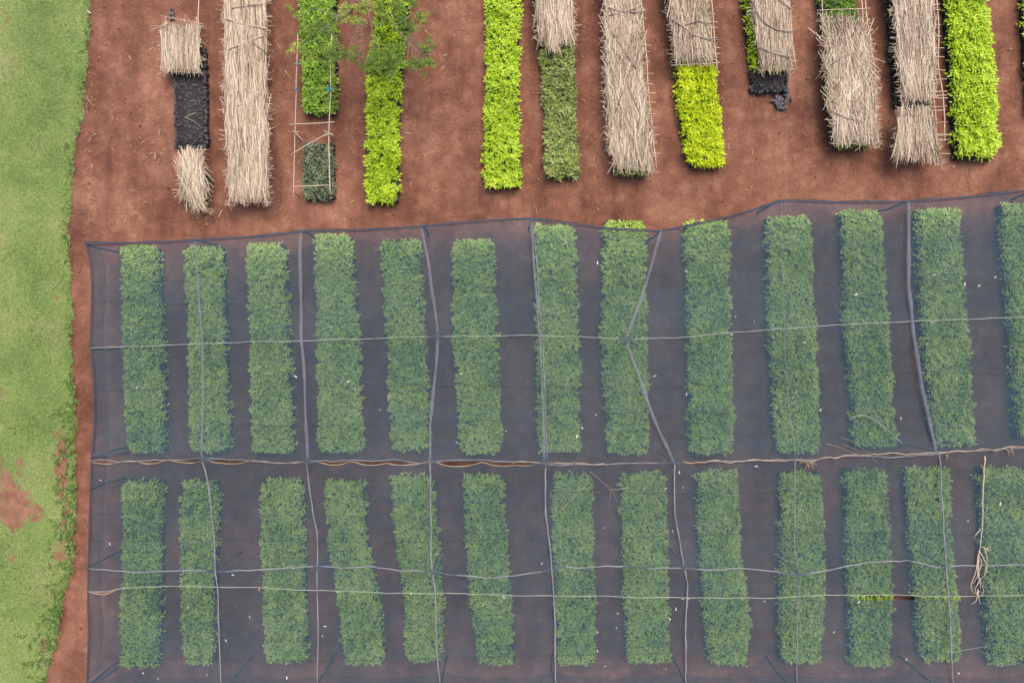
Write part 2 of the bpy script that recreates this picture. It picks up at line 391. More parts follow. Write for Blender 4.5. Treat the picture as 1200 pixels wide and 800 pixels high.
# ------------------------------------------------------------------ loose bits on the soil
def on_soil(px, py):
    return (px > lawn_edge(py) + 2) & ((py < np.interp(px, [99, 352, 492, 622, 770, 915, 1065, 1200, 1300], [280, 266, 260, 250, 264, 228, 230, 217, 210])) | (px < 100))
n = 5200
px = rng.uniform(55, 1260, n); py = rng.uniform(-50, 850, n); k = on_soil(px, py); px, py = px[k], py[k]; n = len(px)
P = atn(px, py, 0 * px); P[:, 2] = ground_z(P[:, 0], P[:, 1]) + 0.004
r = rng.gamma(2.0, 0.006, n) + 0.006
oc = np.array([[1, 0, 0], [-1, 0, 0], [0, 1, 0], [0, -1, 0], [0, 0, .7], [0, 0, -.4]])
V = (P[:, None] + oc[None] * r[:, None, None] * rng.uniform(.6, 1.4, (n, 6, 1))).reshape(-1, 3)
F = (np.arange(n)[:, None, None] * 6 + np.array([[0, 2, 4], [2, 1, 4], [1, 3, 4], [3, 0, 4], [2, 0, 5], [1, 2, 5], [3, 1, 5], [0, 3, 5]])[None]).reshape(-1, 3)
o = obj('soil_clods', tri_mesh('soil_clods', V, F, np.repeat(rng.random(n), 8)), M['clod'], kind='stuff')
tag(o, 'small crumbs of red soil scattered over the bare ground', 'soil clods')
n = 2300
px = rng.uniform(60, 1260, n); py = 262 - 330 * rng.random(n) ** 0.85; k = on_soil(px, py)
dens = vnoise(px, py, 0.02, 41); k &= rng.random(n) < dens * .75
px, py = px[k], py[k]; n = len(px)
xs = np.r_[px, rng.normal(180, 12, 60), rng.normal(238, 9, 40), rng.normal(104, 5, 70)]; ys = np.r_[py, rng.normal(170, 25, 60), rng.normal(252, 7, 40), rng.uniform(60, 280, 70)]
n = len(xs)
P = atn(xs, ys, 0 * xs); P[:, 2] = 0.012
V, F = straw_arrays(P, rng.uniform(0, 6.28, n), rng.normal(0, .04, n), rng.gamma(2.0, 0.036, n) + 0.03, rng.uniform(.006, .018, n), rng.normal(0, .02, n))
o = obj('straw_litter', tri_mesh('straw_litter', V, F, np.repeat(np.clip(rng.normal(.32, .25, n), 0, 1), 8)), M['litter'], kind='stuff')
tag(o, 'thin dry straw bits strewn over the red soil', 'straw litter')

# ------------------------------------------------------------------ seedling beds
def bed_fn(rows):
    rows = sorted(rows); a = np.array(rows, float)
    return (lambda y: np.interp(y, a[:, 0], a[:, 1])), (lambda y: np.interp(y, a[:, 0], a[:, 2])), a[0, 0], a[-1, 0]

def tube_pots(C, r, h):                    # open six-sided plastic sleeves with soil inside
    n = len(C); th = np.arange(6) / 6 * 2 * np.pi
    ring = np.stack([np.cos(th), np.sin(th), 0 * th], -1)
    rr = (r * rng.uniform(.85, 1.1, n))[:, None, None]; hh = h * rng.uniform(.82, 1.12, n)
    base = C[:, None] + ring[None] * rr
    lean = rng.normal(0, .012, (n, 1, 3)); lean[..., 2] = 0
    top = base + lean; top = top.copy(); top[..., 2] += hh[:, None]
    inn = C[:, None] + ring[None] * rr * 0.55 + lean; inn = inn.copy(); inn[..., 2] += hh[:, None] - 0.035
    cen = inn.mean(1, keepdims=True)
    V = np.concatenate([base, top, inn, cen], 1).reshape(-1, 3)
    q = []
    for j in range(6):
        k = (j + 1) % 6
        q += [(j, k, 6 + k), (j, 6 + k, 6 + j), (6 + j, 6 + k, 12 + k), (6 + j, 12 + k, 12 + j), (12 + j, 12 + k, 18)]
    return V, (np.arange(n)[:, None, None] * 19 + np.array(q)[None]).reshape(-1, 3)

BEDN = [0]
def bed(label, rows, leaf, group=None, zt=0.34, dens=1.0, leafL=0.112, cover=None, tone0=0.5, name='seedling_bed', pots=True, gaps=0.0, zvar=.05, rnd=8, per=8, grad=0):
    BEDN[0] += 1; sd = BEDN[0] * 13
    tone0 = tone0 + (random.random() - .5) * .14
    xl, xr, y0, y1 = bed_fn(rows)
    c = at((xl(y0) + xr(y0)) / 4 + (xl(y1) + xr(y1)) / 4, (y0 + y1) / 2, zt); c.z = 0
    root = thing(name, label, 'seedling bed', c, group)
    k = (1 - zt / H) / PXM
    # soil block
    ys = np.linspace(y0 + 3, y1 - 3, max(4, int((y1 - y0) / 12)))
    Lp = atn(xl(ys) + 4.6, ys, zt); Rp = atn(xr(ys) - 4.6, ys, zt)
    hb = 0.17
    m = len(ys); V = np.concatenate([Lp, Rp, Lp, Rp]); V[:2 * m, 2] = hb; V[2 * m:, 2] = -0.05
    F = []
    for j in range(m - 1):
        F += [(j, j + 1, m + j + 1, m + j), (j, 2 * m + j, 2 * m + j + 1, j + 1), (m + j, m + j + 1, 3 * m + j + 1, 3 * m + j)]
    F += [(0, m, 3 * m, 2 * m), (m - 1, 3 * m - 1, 4 * m - 1, 2 * m - 1)]
    obj('soil_block', tri_mesh('soil_block', V, np.array(F)), M['potsoil'], root)
    # sleeves round the rim (or everywhere for a bed of bare tubes)
    sp = 0.088
    ins = 2.2 if leaf is None else 4.2
    gy = np.arange(y0 + ins, y1 - ins + .5, sp * .9 / k)
    pts = []
    for r_i, y in enumerate(gy):
        nx = int((xr(y) - xl(y) - 4) * k / sp) + 1
        xx = np.linspace(xl(y) + ins, xr(y) - ins, nx) + (r_i % 2) * .8
        for j, x in enumerate(xx):
            rim = j < 1 or j >= nx - 1 or r_i < 1 or r_i >= len(gy) - 1
            if rim or pots == 'all': pts.append((x + random.gauss(0, .6), y + random.gauss(0, .6)))
    pts = np.array(pts); C = atn(pts[:, 0], pts[:, 1], zt); C[:, 2] = -0.02
    V, F = tube_pots(C, 0.043, 0.20)
    obj('plastic_tubes', tri_mesh('plastic_tubes', V, F), M['tubes'], root, kind='stuff')
    if pots == 'all':
        nd = int(len(pts) * 1.6); q = rng.integers(0, len(pts), nd)
        P = C[q] + np.c_[rng.normal(0, .03, (nd, 2)), np.full(nd, .19)]
        V, F = straw_arrays(P, rng.uniform(0, 6.28, nd), rng.normal(0, .3, nd), rng.uniform(.02, .07, nd), rng.uniform(.008, .02, nd), rng.normal(0, .01, nd))
        obj('debris', tri_mesh('debris', V, F, np.repeat(rng.random(nd) ** 2, 8)), M['chaff'], root, kind='stuff')
    if leaf is None: return root
    # seedlings
    spx = 0.092 / math.sqrt(dens) / k
    gx, gy2 = np.meshgrid(np.arange(min(xl(y0), xl(y1)) - 4, max(xr(y0), xr(y1)) + 6, spx), np.arange(y0, y1, spx * .9))
    gx = gx + (np.arange(gx.shape[0])[:, None] % 2) * spx / 2
    gx = gx.ravel() + rng.normal(0, spx * .2, gx.size); gy2 = gy2.ravel() + rng.normal(0, spx * .2, gy2.size)
    ed = 1.6 + 3.0 * (vnoise(gy2, gx * 0, .12, sd) - .5) + rng.normal(0, .7, gx.size)
    dl = gx - xl(gy2) - ed; dr = xr(gy2) - gx - ed; dt = gy2 - y0 - ed; db = y1 - gy2 - ed
    dx = np.minimum(dl, dr); dy = np.minimum(dt, db)
    ok = (dx > 0) & (dy > 0)
    cor = (dx < rnd) & (dy < rnd); ok &= ~(cor & ((rnd - dx) ** 2 + (rnd - dy) ** 2 > rnd ** 2))
    if gaps: ok &= (vnoise(gx, gy2, .22, sd + 5) > gaps) | (rng.random(gx.size) < .15)
    if cover: ok &= (gy2 > cover[0]) & (gy2 < cover[1])
    gx, gy2 = gx[ok], gy2[ok]; dxe = np.minimum(dx, dy)[ok]; n = len(gx)
    low = vnoise(gx, gy2, .045, sd + 1); mid = vnoise(gx, gy2, .16, sd + 2)
    hz = zt - 0.03 + (low - .5) * zvar * 1.4 + (mid - .5) * zvar + rng.normal(0, .035, n) - 0.12 * np.exp(-dxe / 2.0)
    B = atn(gx, gy2, zt); B[:, 2] = hz
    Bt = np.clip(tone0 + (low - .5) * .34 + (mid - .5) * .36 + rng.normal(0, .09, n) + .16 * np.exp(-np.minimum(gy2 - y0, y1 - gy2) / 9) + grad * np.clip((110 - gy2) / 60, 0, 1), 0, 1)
    idx = np.repeat(np.arange(n), per); q = np.tile(np.arange(per), n); N = len(idx)
    yaw = (q * 2.4 + np.repeat(rng.uniform(0, 6.28, n), per)) + rng.normal(0, .3, N)
    layer = q / per                                    # 0 = crown tip, 1 = lower leaves
    pit = 0.72 - 0.85 * layer + rng.normal(0, .26, N) - .35 * layer * np.exp(-dxe[idx] / 2.0)
    P = B[idx].copy(); P[:, 2] -= layer * (.12 + .10 * np.exp(-dxe[idx] / 2.0)) - .03 + rng.uniform(0, .02, N)
    L = leafL * (0.62 + 0.55 * layer) * rng.uniform(.8, 1.2, N); Wd = L * rng.uniform(.38, .5, N)
    V, F = leaf_arrays(P, yaw, pit, L, Wd, rng.normal(0, .3, N))
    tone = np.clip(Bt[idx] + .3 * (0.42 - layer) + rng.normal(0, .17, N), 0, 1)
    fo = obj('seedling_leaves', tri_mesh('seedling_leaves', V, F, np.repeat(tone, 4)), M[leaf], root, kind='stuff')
    return root

UP = [[(287, 137, 184), (400, 141, 190), (532, 145, 193)], [(286, 212, 260), (400, 217, 264), (530, 220, 270)], [(283, 286, 334), (400, 290, 339), (533, 293, 344)],
      [(274, 365, 413), (400, 369, 421), (531, 371, 425)], [(278, 443, 493), (400, 451, 500), (460, 453, 503), (530, 457, 505)], [(278, 528, 579), (400, 530, 584), (533, 538, 589)],
      [(262, 627, 675), (400, 627, 680), (531, 630, 683)], [(256, 707, 755), (275, 707, 759), (400, 704, 761), (534, 711, 763)], [(256, 802, 857), (400, 806, 860), (533, 808, 863)],
      [(251, 898, 953), (400, 902, 960), (532, 910, 966)], [(245, 986, 1036), (400, 992, 1046), (527, 1002, 1056)], [(242, 1075, 1128), (400, 1082, 1140), (524, 1098, 1148)],
      [(236, 1174, 1228), (300, 1178, 1234), (400, 1186, 1243), (515, 1196, 1250)]]
LO = [[(561, 140, 190), (650, 140, 188), (700, 138, 187), (784, 137, 185)], [(563, 210, 255), (600, 208, 255), (700, 208, 252), (781, 213, 251)], [(561, 302, 354), (650, 304, 357), (781, 309, 361)],
      [(563, 377, 427), (640, 382, 431), (700, 392, 445), (781, 402, 451)], [(557, 456, 508), (650, 463, 516), (700, 471, 521), (779, 474, 519)], [(556, 540, 591), (650, 545, 595), (700, 549, 600), (781, 560, 604)],
      [(557, 645, 695), (650, 648, 698), (782, 653, 700)], [(554, 726, 782), (650, 729, 785), (700, 731, 786), (778, 736, 787)], [(552, 816, 867), (650, 819, 871), (700, 825, 878), (742, 827, 882), (782, 833, 876)],
      [(552, 915, 966), (650, 915, 970), (700, 914, 969), (780, 914, 966)], [(549, 990, 1042), (650, 993, 1048), (700, 994, 1050), (783, 998, 1047)], [(547, 1061, 1117), (650, 1068, 1121), (700, 1074, 1126), (779, 1083, 1132)],
      [(546, 1148, 1204), (650, 1153, 1208), (700, 1156, 1211), (781, 1162, 1216)]]
ORD = ['first', 'second', 'third', 'fourth', 'fifth', 'sixth', 'seventh', 'eighth', 'ninth', 'tenth', 'eleventh', 'twelfth', 'thirteenth']
EXU = {7: ', lime tips showing', 12: ', cut by border'}
for j, rws in enumerate(UP):
    bed('green seedling bed under the net, long upper row, %s from the grass%s' % (ORD[j], EXU.get(j, '')), rws, 'leaf_net', 'seedling beds in the upper row under the net')
for j, rws in enumerate(LO):
    bed('green seedling bed under the net, short lower row, %s from the grass' % ORD[j], rws, 'leaf_net', 'seedling beds in the lower row under the net')

# open beds at the top of the picture
G2 = 'open seedling beds on the bare soil'
bed('bed of empty black plastic tubes half covered by a straw mat', [(52, 199, 238), (120, 200, 240), (173, 201, 241)], None, G2, zt=.3, pots='all')
bed('small bed of black tubes under a tumbled straw heap', [(196, 207, 243), (240, 208, 243)], 'leaf_dark', G2, zt=.3, pots='all', gaps=.5, leafL=.09)
bed('mid green seedling bed beneath the tree, left of the widest branch', [(-60, 343, 393), (0, 347, 394), (60, 350, 394), (132, 353, 394)], 'leaf_mid', G2, zt=.38, tone0=.55, leafL=.12, gaps=.08, grad=-.06)
bed('short dark grey-green seedling patch inside a string frame', [(163, 351, 391), (235, 351, 392)], 'leaf_dark', G2, zt=.34, tone0=.62, leafL=.085, dens=1.3)
bed('long lime seedling bed with dark gaps, tree branch above', [(-60, 437, 482), (0, 438, 478), (60, 433, 474), (90, 428, 471), (150, 427, 468), (237, 425, 467)], 'leaf_lime', G2, zt=.42, tone0=.32, gaps=.26, leafL=.14, zvar=.13, grad=-.2)
bed('long bright lime seedling bed standing free of any straw', [(-60, 569, 614), (0, 568, 612), (100, 567, 610), (150, 566, 610), (220, 566, 612)], 'leaf_lime', G2, zt=.38, tone0=.5, gaps=.1, zvar=.09)
bed('dull olive green seedling bed below a short straw mat', [(-60, 624, 668), (30, 630, 674), (100, 634, 676), (208, 640, 680)], 'leaf_dull', G2, zt=.38, tone0=.5, leafL=.13)
bed('shaded dark seedling bed hidden under the long straw ladder', [(-60, 709, 752), (60, 710, 754), (204, 722, 763)], 'leaf_dull', G2, zt=.4, tone0=.4)
bed('short vivid yellow-green seedling bed below the reed ladder', [(74, 793, 840), (100, 794, 843), (150, 799, 849), (195, 809, 851)], 'leaf_yellow', G2, zt=.4, tone0=.5, leafL=.135, gaps=.12, zvar=.09)
bed('dark seedling bed glimpsed through the straw above the yellow bed', [(-60, 780, 826), (0, 784, 830), (70, 790, 838)], 'leaf_mid', G2, zt=.4, tone0=.35)
bed('seedling bed with a lime strip showing left of its straw', [(-60, 868, 918), (0, 871, 921), (83, 882, 926)], 'leaf_lime', G2, zt=.38, tone0=.5)
bed('small block of black soil-filled tubes below the straw', [(80, 880, 925), (107, 881, 926)], None, G2, zt=.28, pots='all')
bed('dark green seedling bed peeping out above the straw', [(-60, 958, 1006), (0, 962, 1008), (100, 974, 1020), (171, 981, 1026)], 'leaf_mid', G2, zt=.4, tone0=.2)
bed('seedling bed buried under the straw beside the long lime bed', [(-60, 1042, 1090), (60, 1046, 1092), (125, 1052, 1096)], 'leaf_dark', G2, zt=.36, tone0=.4)
bed('broad bright lime seedling bed, rightmost one fully in view', [(-60, 1108, 1158), (0, 1112, 1161), (60, 1116, 1168), (100, 1119, 1172), (186, 1124, 1175)], 'leaf_lime', G2, zt=.42, tone0=.55, leafL=.14, gaps=.08, zvar=.09)
bed('seedling bed just cut by the right border', [(-60, 1199, 1250), (60, 1206, 1257), (140, 1212, 1262)], 'leaf_lime', G2, zt=.38)

# ------------------------------------------------------------------ straw thatch shades
def thatch(label, mats, rails, nbars, zt=0.58, dens=1.0, straps=(), bar_out=(3, 7), span=None, name='straw_shade', right_rail=None, seed=1):
    """mats: list of (rows, yaw_sd, lean) in photo px; rails: rows for the reed frame below"""
    g = np.random.default_rng(abs(int(seed)))
    xl, xr, y0, y1 = bed_fn(rails)
    c = at((xl(y0) + xr(y1)) / 2, (y0 + y1) / 2, zt); c.z = 0
    root = thing(name, label, 'straw shade', c, 'straw shades laid over the open beds')
    allV = []
    tones = []
    for rows, sd, lean in mats:
        ml, mr, m0, m1 = bed_fn(rows)
        k = (1 - zt / H) / PXM
        area = (m1 - m0) * (mr(m0) - ml(m0) + mr(m1) - ml(m1)) / 2 * k * k
        n = int(area * 400 * dens)
        L = g.uniform(.45, 1.25, n)
        L = np.minimum(L, (m1 - m0) * k * .95)
        v = g.random(n); hl = L / 2 / k
        over = g.normal(0, 2.5, n)
        py = m0 + hl + (m1 - m0 - 2 * hl) * v + over
        # bias so that both ends are ragged but full
        u = g.random(n)
        yy = np.clip(py, m0, m1)
        px = ml(yy) + 1 + (mr(yy) - ml(yy) - 2) * u
        tilt = (ml(m1) + mr(m1) - ml(m0) - mr(m0)) / 2 / (m1 - m0)
        fan = (u - .5) * ((mr(m1) - ml(m1)) - (mr(m0) - ml(m0))) / (m1 - m0)
        cl = vnoise(px, py, .05, seed + 3)
        yaw = -math.pi / 2 + np.arctan(tilt + fan) + g.normal(0, sd * 1.25, n) + (cl - .5) * sd * 2.5 + lean
        hump = 0.05 * np.sin(np.pi * u)
        P = atn(px, py, zt + 0 * px); P[:, 2] = zt + hump + g.uniform(-.035, .035, n)
        V, F = straw_arrays(P, yaw, g.normal(0, .03, n), L, g.gamma(5, .0018, n) + .005, g.normal(0, .06, n))
        allV.append((V, F))
        tn = .55 + (cl - .5) * .4 + g.normal(0, .26, n) - .4 * (g.random(n) < .16)
        tones.append(np.repeat(np.clip(tn, 0, 1), 8))
        # a few strays poking out sideways
        n2 = int((m1 - m0) * 0.9)
        py = g.uniform(m0, m1, n2); side = g.random(n2) < .5
        px = np.where(side, ml(py), mr(py)) + g.normal(0, 1.5, n2)
        P = atn(px, py, zt - .04 + 0 * px); L = g.uniform(.12, .4, n2)
        V, F = straw_arrays(P, g.normal(0, .7, n2), g.normal(-.1, .2, n2), L, g.uniform(.008, .014, n2), g.normal(0, .03, n2))
        allV.append((V, F)); tones.append(np.repeat(np.clip(g.normal(.5, .2, n2), 0, 1), 8))
    V, F = join(allV)
    obj('straw', tri_mesh('straw', V, F, np.concatenate(tones)), M['straw'], root, kind='stuff')
    zr = zt - .06
    ys = np.linspace(y0, y1, 7)
    for fn, off in ((xl, 2), (xr, -2)):
        pts = [at(fn(y) + off, y, zr) for y in ys]
        tube('rail', wobble(pts, .35, .02, seed + int(off)), .014, M['reed'], root, 5)
    if right_rail:
        pts = [at(x, y, zr) for x, y in right_rail]
        tube('rail', wobble(pts, .3, .02, seed + 77), .017, M['reed'], root, 5)
    for y in (np.linspace(y0, y1, nbars) + g.normal(0, 2.5, nbars)):
        y = min(max(y, y0), y1)
        a, b = g.uniform(*bar_out), g.uniform(*bar_out)
        rx = xr(y)
        if right_rail:
            rr = np.array(right_rail); rx = max(rx, np.interp(y, rr[:, 1], rr[:, 0]))
        tl = g.normal(0, 2)
        tube('crossbar', wobble([at(xl(y) - a, y - tl, zr + .02), at((xl(y) + rx) / 2, y, zr + .03), at(rx + b, y + tl, zr + .02)], .3, .01, int(y * 7) + seed), g.uniform(.009, .014), M['reed'], root, 5)
    for y in np.linspace(y0 + 4, y1 - 4, max(2, int((y1 - y0) / 75))):
        for x in (xl(y) + 2, xr(y) - 2):
            p = at(x, y, zr); tube('stake', [(p.x, p.y, -.05), (p.x + .01, p.y, .3), (p.x, p.y, zr + .02)], .016, M['branch'], root, 5)
    for pl, r_, mt in straps:
        tube('binding_branch', wobble([at(x, y, zt + .085) for x, y in pl], .2, .012, int(pl[0][0])), r_, M[mt], root, 5)
    return root

thatch('short pale straw mat across the bed of empty black tubes', [([(28, 188, 233), (60, 189, 234), (86, 191, 234)], .07, 0)], [(20, 192, 232), (84, 192, 233)], 3, zt=.42, dens=1.35, seed=3,
       straps=[([(176, 36), (190, 30), (198, 27)], .011, 'reed')], right_rail=[(233, -20), (233, 90)])
thatch('tumbled fan of straw over the small tube bed near the net corner', [([(172, 222, 236), (200, 214, 238), (225, 211, 240), (236, 215, 242)], .28, -.06), ([(176, 219, 230), (215, 214, 232), (250, 228, 246)], .14, .12)], [(176, 214, 240), (236, 211, 241)], 2, zt=.4, dens=1.1, bar_out=(-2, 3), seed=4)
thatch('long dense straw shade, second strip from the grass', [([(-60, 261, 311), (20, 263, 312), (110, 263, 313), (170, 265, 315), (241, 269, 314)], .075, 0)], [(-60, 262, 312), (100, 264, 313), (236, 269, 314)], 20, dens=1.3, seed=5,
       straps=[([(264, 22), (285, 28), (312, 34)], .016, 'reed'), ([(268, 58), (288, 50), (308, 42)], .015, 'reed'), ([(272, 10), (290, 6), (308, 5)], .013, 'branch'), ([(296, 50), (306, 57), (312, 62)], .012, 'branch'), ([(278, 124), (292, 120), (303, 114)], .012, 'reed')])
thatch('short straw mat above the dull olive seedling bed', [([(-60, 624, 668), (20, 628, 672), (54, 632, 673)], .07, 0), ([(25, 638, 655), (60, 640, 656)], .05, 0)], [(-60, 625, 668), (40, 629, 672)], 8, dens=1.2, seed=6, straps=[([(630, 30), (632, 45)], .01, 'reed')])
thatch('long pale straw shade with a reed ladder along its right side', [([(-60, 706, 744), (0, 708, 748), (80, 711, 752), (130, 711, 758), (170, 716, 764), (204, 724, 764)], .19, 0)], [(-60, 706, 746), (60, 709, 752), (130, 710, 757), (196, 718, 764)], 22, dens=1.2, seed=7,
       right_rail=[(749, -60), (752, 10), (757, 60), (763, 130), (769, 196)], straps=[([(713, 9), (730, 14), (755, 14)], .014, 'branch'), ([(714, 18), (732, 14), (747, 9)], .012, 'branch'), ([(716, 36), (727, 54), (737, 66), (745, 80)], .015, 'branch'), ([(733, 92), (744, 120), (748, 128)], .012, 'branch')])
thatch('thin straw shade on a reed ladder above the yellow bed', [([(-60, 775, 822), (0, 783, 800), (25, 786, 830), (55, 789, 835), (79, 793, 835)], .13, 0), ([(-60, 775, 822), (0, 812, 830), (20, 814, 831)], .08, 0)], [(-60, 776, 824), (0, 782, 830), (76, 792, 837)], 14, dens=.75, seed=8,
       right_rail=[(830, -60), (834, 0), (837, 40), (841, 85)], bar_out=(3, 6), straps=[([(786, 22), (800, 31), (812, 41), (830, 46), (842, 47)], .016, 'branch'), ([(803, 30), (812, 24), (822, 25), (832, 28)], .016, 'branch')])
thatch('pale straw shade beside a strip of lime leaves, black tubes below', [([(-60, 873, 917), (0, 881, 925), (50, 887, 927), (86, 892, 927)], .07, 0)], [(-60, 872, 917), (0, 880, 925), (82, 890, 927)], 9, dens=1.3, seed=9, right_rail=[(921, -60), (927, 40), (933, 80)], bar_out=(-6, 3),
       straps=[([(886, 12), (897, 28), (912, 37), (930, 37)], .015, 'branch'), ([(890, 55), (905, 63), (926, 67)], .015, 'branch'), ([(912, 0), (922, 7), (929, 13)], .013, 'branch')])
thatch('messy straw shade with dark leaves above its upper end', [([(16, 962, 1014), (50, 965, 1017), (100, 972, 1022), (171, 978, 1028)], .27, 0), ([(70, 974, 998), (173, 978, 996)], .08, 0), ([(90, 1002, 1024), (173, 1004, 1029)], .09, 0)], [(-60, 958, 1008), (20, 962, 1014), (100, 972, 1021), (168, 978, 1027)], 17, dens=1.0, seed=10,
       right_rail=[(1008, -60), (1016, 20), (1021, 60), (1026, 85)], straps=[([(974, 76), (986, 66), (1003, 62)], .014, 'branch'), ([(977, 103), (985, 95), (992, 86)], .013, 'branch'), ([(975, 130), (990, 139), (1003, 141)], .014, 'branch')])
thatch('two-part straw shade beside the broad lime bed', [([(-60, 1040, 1090), (0, 1046, 1094), (60, 1052, 1096), (118, 1058, 1095)], .085, 0), ([(50, 1050, 1094), (122, 1060, 1094)], .1, 0), ([(124, 1056, 1088), (150, 1050, 1096), (192, 1048, 1104)], .07, 0)], [(-60, 1040, 1092), (60, 1051, 1096), (128, 1056, 1097), (180, 1054, 1099)], 20, dens=1.15, seed=11,
       right_rail=[(1092, -60), (1098, 10), (1100, 70), (1104, 100), (1107, 166)], straps=[([(1090, 130), (1108, 129)], .011, 'reed'), ([(1092, 115), (1111, 115)], .012, 'reed')])

# ------------------------------------------------------------------ string frame round the dark patch
zf = .55
fr = thing('string_frame', 'thin pole frame with cyan ties around the dark seedling patch', 'pole frame', at(366, 150))
tube('rail', wobble([at(349, 40, zf), at(347, 105, zf), at(345, 160, zf), at(344, 230, zf)], .3, .015, 1), .013, M['reed'], fr, 5)
tube('rail', wobble([at(389, 40, zf), at(387, 105, zf), at(385, 160, zf), at(386, 190, zf), at(387, 229, zf)], .3, .015, 2), .016, M['reed'], fr, 5)
for a, b in (((339, 146), (392, 143)), ((340, 182), (383, 157)), ((340, 219), (386, 217)), ((346, 155), (354, 164)), ((380, 154), (391, 159)), ((378, 160), (390, 156)), ((342, 154), (351, 155))):
    tube('crossbar', wobble([at(*a, zf + .03), at((a[0] + b[0]) / 2, (a[1] + b[1]) / 2, zf + .035), at(*b, zf + .03)], .2, .008, a[0] + b[1]), .013, M['reed'], fr, 5)
for x, y in ((349, 60), (345, 158), (344, 226), (388, 60), (385, 158), (387, 226)):
    p = at(x, y, zf); tube('stake', [(p.x, p.y, -.05), (p.x, p.y + .01, .3), (p.x, p.y, zf + .03)], .015, M['branch'], fr, 5)
for x, y, s_ in ((348, 75, .05), (347, 105, .05), (385, 105, .1)):
    arrs = []
    for q in range(7):
        aa = random.uniform(0, 6.28); p = at(x, y, zf + .03); e = Vector((math.cos(aa), math.sin(aa), random.uniform(-.2, .3))) * s_ * random.uniform(.6, 1.4)
        arrs.append(tube_arrays([p, p + e * .5 + Vector((0, 0, .02)), p + e], .012, 5))
    V, F = join(arrs); obj('twine_tie', tri_mesh('twine_tie', V, F), M['cyan'], fr)

# ------------------------------------------------------------------ spilled tubes
for k in range(26):
    a = random.uniform(0, 1); x = 904 + 18 * a + random.gauss(0, 2.2); y = 114 + 15 * a + random.gauss(0, 3)
    if k >= 20: x = 921 + random.gauss(0, 3); y = 115 + random.gauss(0, 4)
    p = at(x, y); aa = R(random.gauss(60, 45)); e = Vector((math.cos(aa), math.sin(aa), 0)) * .085
    V, F = tube_arrays([p - e + Vector((0, 0, .025 + .012 * (k % 4))), p + Vector((0, 0, .03 + .012 * (k % 4))), p + e + Vector((0, 0, .025 + .012 * (k % 4)))], [.024, .032, .026], 7)
    o = obj('spilled_tube', tri_mesh('spilled_tube', V - np.array([p.x, p.y, 0]), F), None, None, smooth=True); o.location = (p.x, p.y, 0)
    if 'poly_grey' not in M: M['poly_grey'] = plain_mat('dusty_grey_polythene', (0.04, 0.042, 0.052), (0.17, 0.17, 0.20), 14, .45, .2)
    o.data.materials.append(M['poly_grey'])
    tag(o, 'grey plastic tube in the little heap spilled below the black tube block', 'plastic tube', 'spilled plastic tubes in a heap')
for (x, y, lab) in ((202, 18, 'dark crumpled plastic scrap above the straw mat on black tubes'), (708, 175, 'tiny grey plastic scrap left of the long straw ladder')):
    p = at(x, y); s_ = .07 if x < 300 else .035
    gx = np.linspace(-1, 1, 7); A, B = np.meshgrid(gx, gx)
    V = np.stack([A * s_ * .9 + rng.normal(0, .01, A.shape), B * s_ * 2.2 + rng.normal(0, .012, A.shape), .035 + rng.uniform(-.025, .04, A.shape)], -1).reshape(-1, 3)
    i = np.arange(6)[None] + np.arange(6)[:, None] * 7; F = np.stack([i, i + 1, i + 8, i + 7], -1).reshape(-1, 4)
    o = obj('plastic_scrap', tri_mesh('plastic_scrap', V, F), M['tubes'] if x < 300 else M['cable']); o.location = (p.x, p.y, 0); tag(o, lab, 'plastic scrap')

# ------------------------------------------------------------------ shade house: posts, cables, net sheets
ZN = 1.65
sh = thing('shade_house', 'wide low shade house of dark net on wires and posts', 'shade house', at(650, 540))
TOP = np.array([(60, 287), (99, 284), (182, 283), (232, 280), (300, 276), (352, 270), (430, 268), (492, 264), (550, 259), (600, 255), (622, 255), (660, 260), (706, 266), (768, 270), (800, 265), (850, 254), (900, 239), (915, 234), (990, 236), (1065, 235), (1130, 230), (1200, 222), (1400, 206)], float)
SEAM = np.array([(60, 540), (105, 540), (180, 538.5), (235, 538.5), (360, 541), (505, 540.5), (640, 542.5), (700, 545), (790, 543), (900, 540), (1010, 534), (1100, 530), (1200, 524), (1400, 514)], float)
WIRE = np.array([(105, 408), (230, 403), (360, 399), (510, 394), (640, 393), (740, 397), (800, 395), (860, 389), (960, 382), (1065, 377), (1130, 374), (1200, 371), (1400, 362)], float)
THICK = np.array([(102, 665), (165, 670), (255, 669), (370, 666), (430, 665), (465, 667), (505, 670), (520, 672), (570, 676), (600, 675), (650, 668), (690, 664), (740, 665), (800, 665), (870, 668), (900, 671), (935, 673), (960, 669), (1000, 662), (1035, 657), (1060, 657), (1100, 664), (1130, 663), (1200, 662), (1400, 660)], float)
LOWW = np.array([(103, 693), (125, 693), (137, 689), (200, 686.5), (300, 688), (370, 691.5), (480, 695), (600, 697), (800, 700), (900, 700), (1000, 696), (1060, 697), (1110, 699), (1200, 697), (1400, 692)], float)
BOT = np.array([(60, 803), (1400, 803)], float)
LEFT = np.array([(270, 98), (284, 99), (300, 104), (330, 107), (400, 105), (450, 109), (500, 110), (535, 106), (541, 106), (575, 105), (650, 103), (690, 102), (740, 103), (803, 101)], float)
ip = lambda T, x: np.interp(x, T[:, 0], T[:, 1])
GAP1 = [(125, 20, 3.2), (176, 17, 4.2), (218, 17, 3.6), (268, 24, 3.4), (330, 18, 2.2), (392, 16, 3.0), (435, 20, 3.4), (477, 24, 3.6), (537, 26, 5.2), (588, 20, 3.8), (612, 16, 3.4), (676, 14, 1.4), (815, 14, 2.4), (990, 22, 1.4)]
GAP2 = [(120, 14, 3.2), (1026, 30, 6.5), (1062, 14, 5.2), (1095, 22, 2.0), (1120, 12, 2.6)]
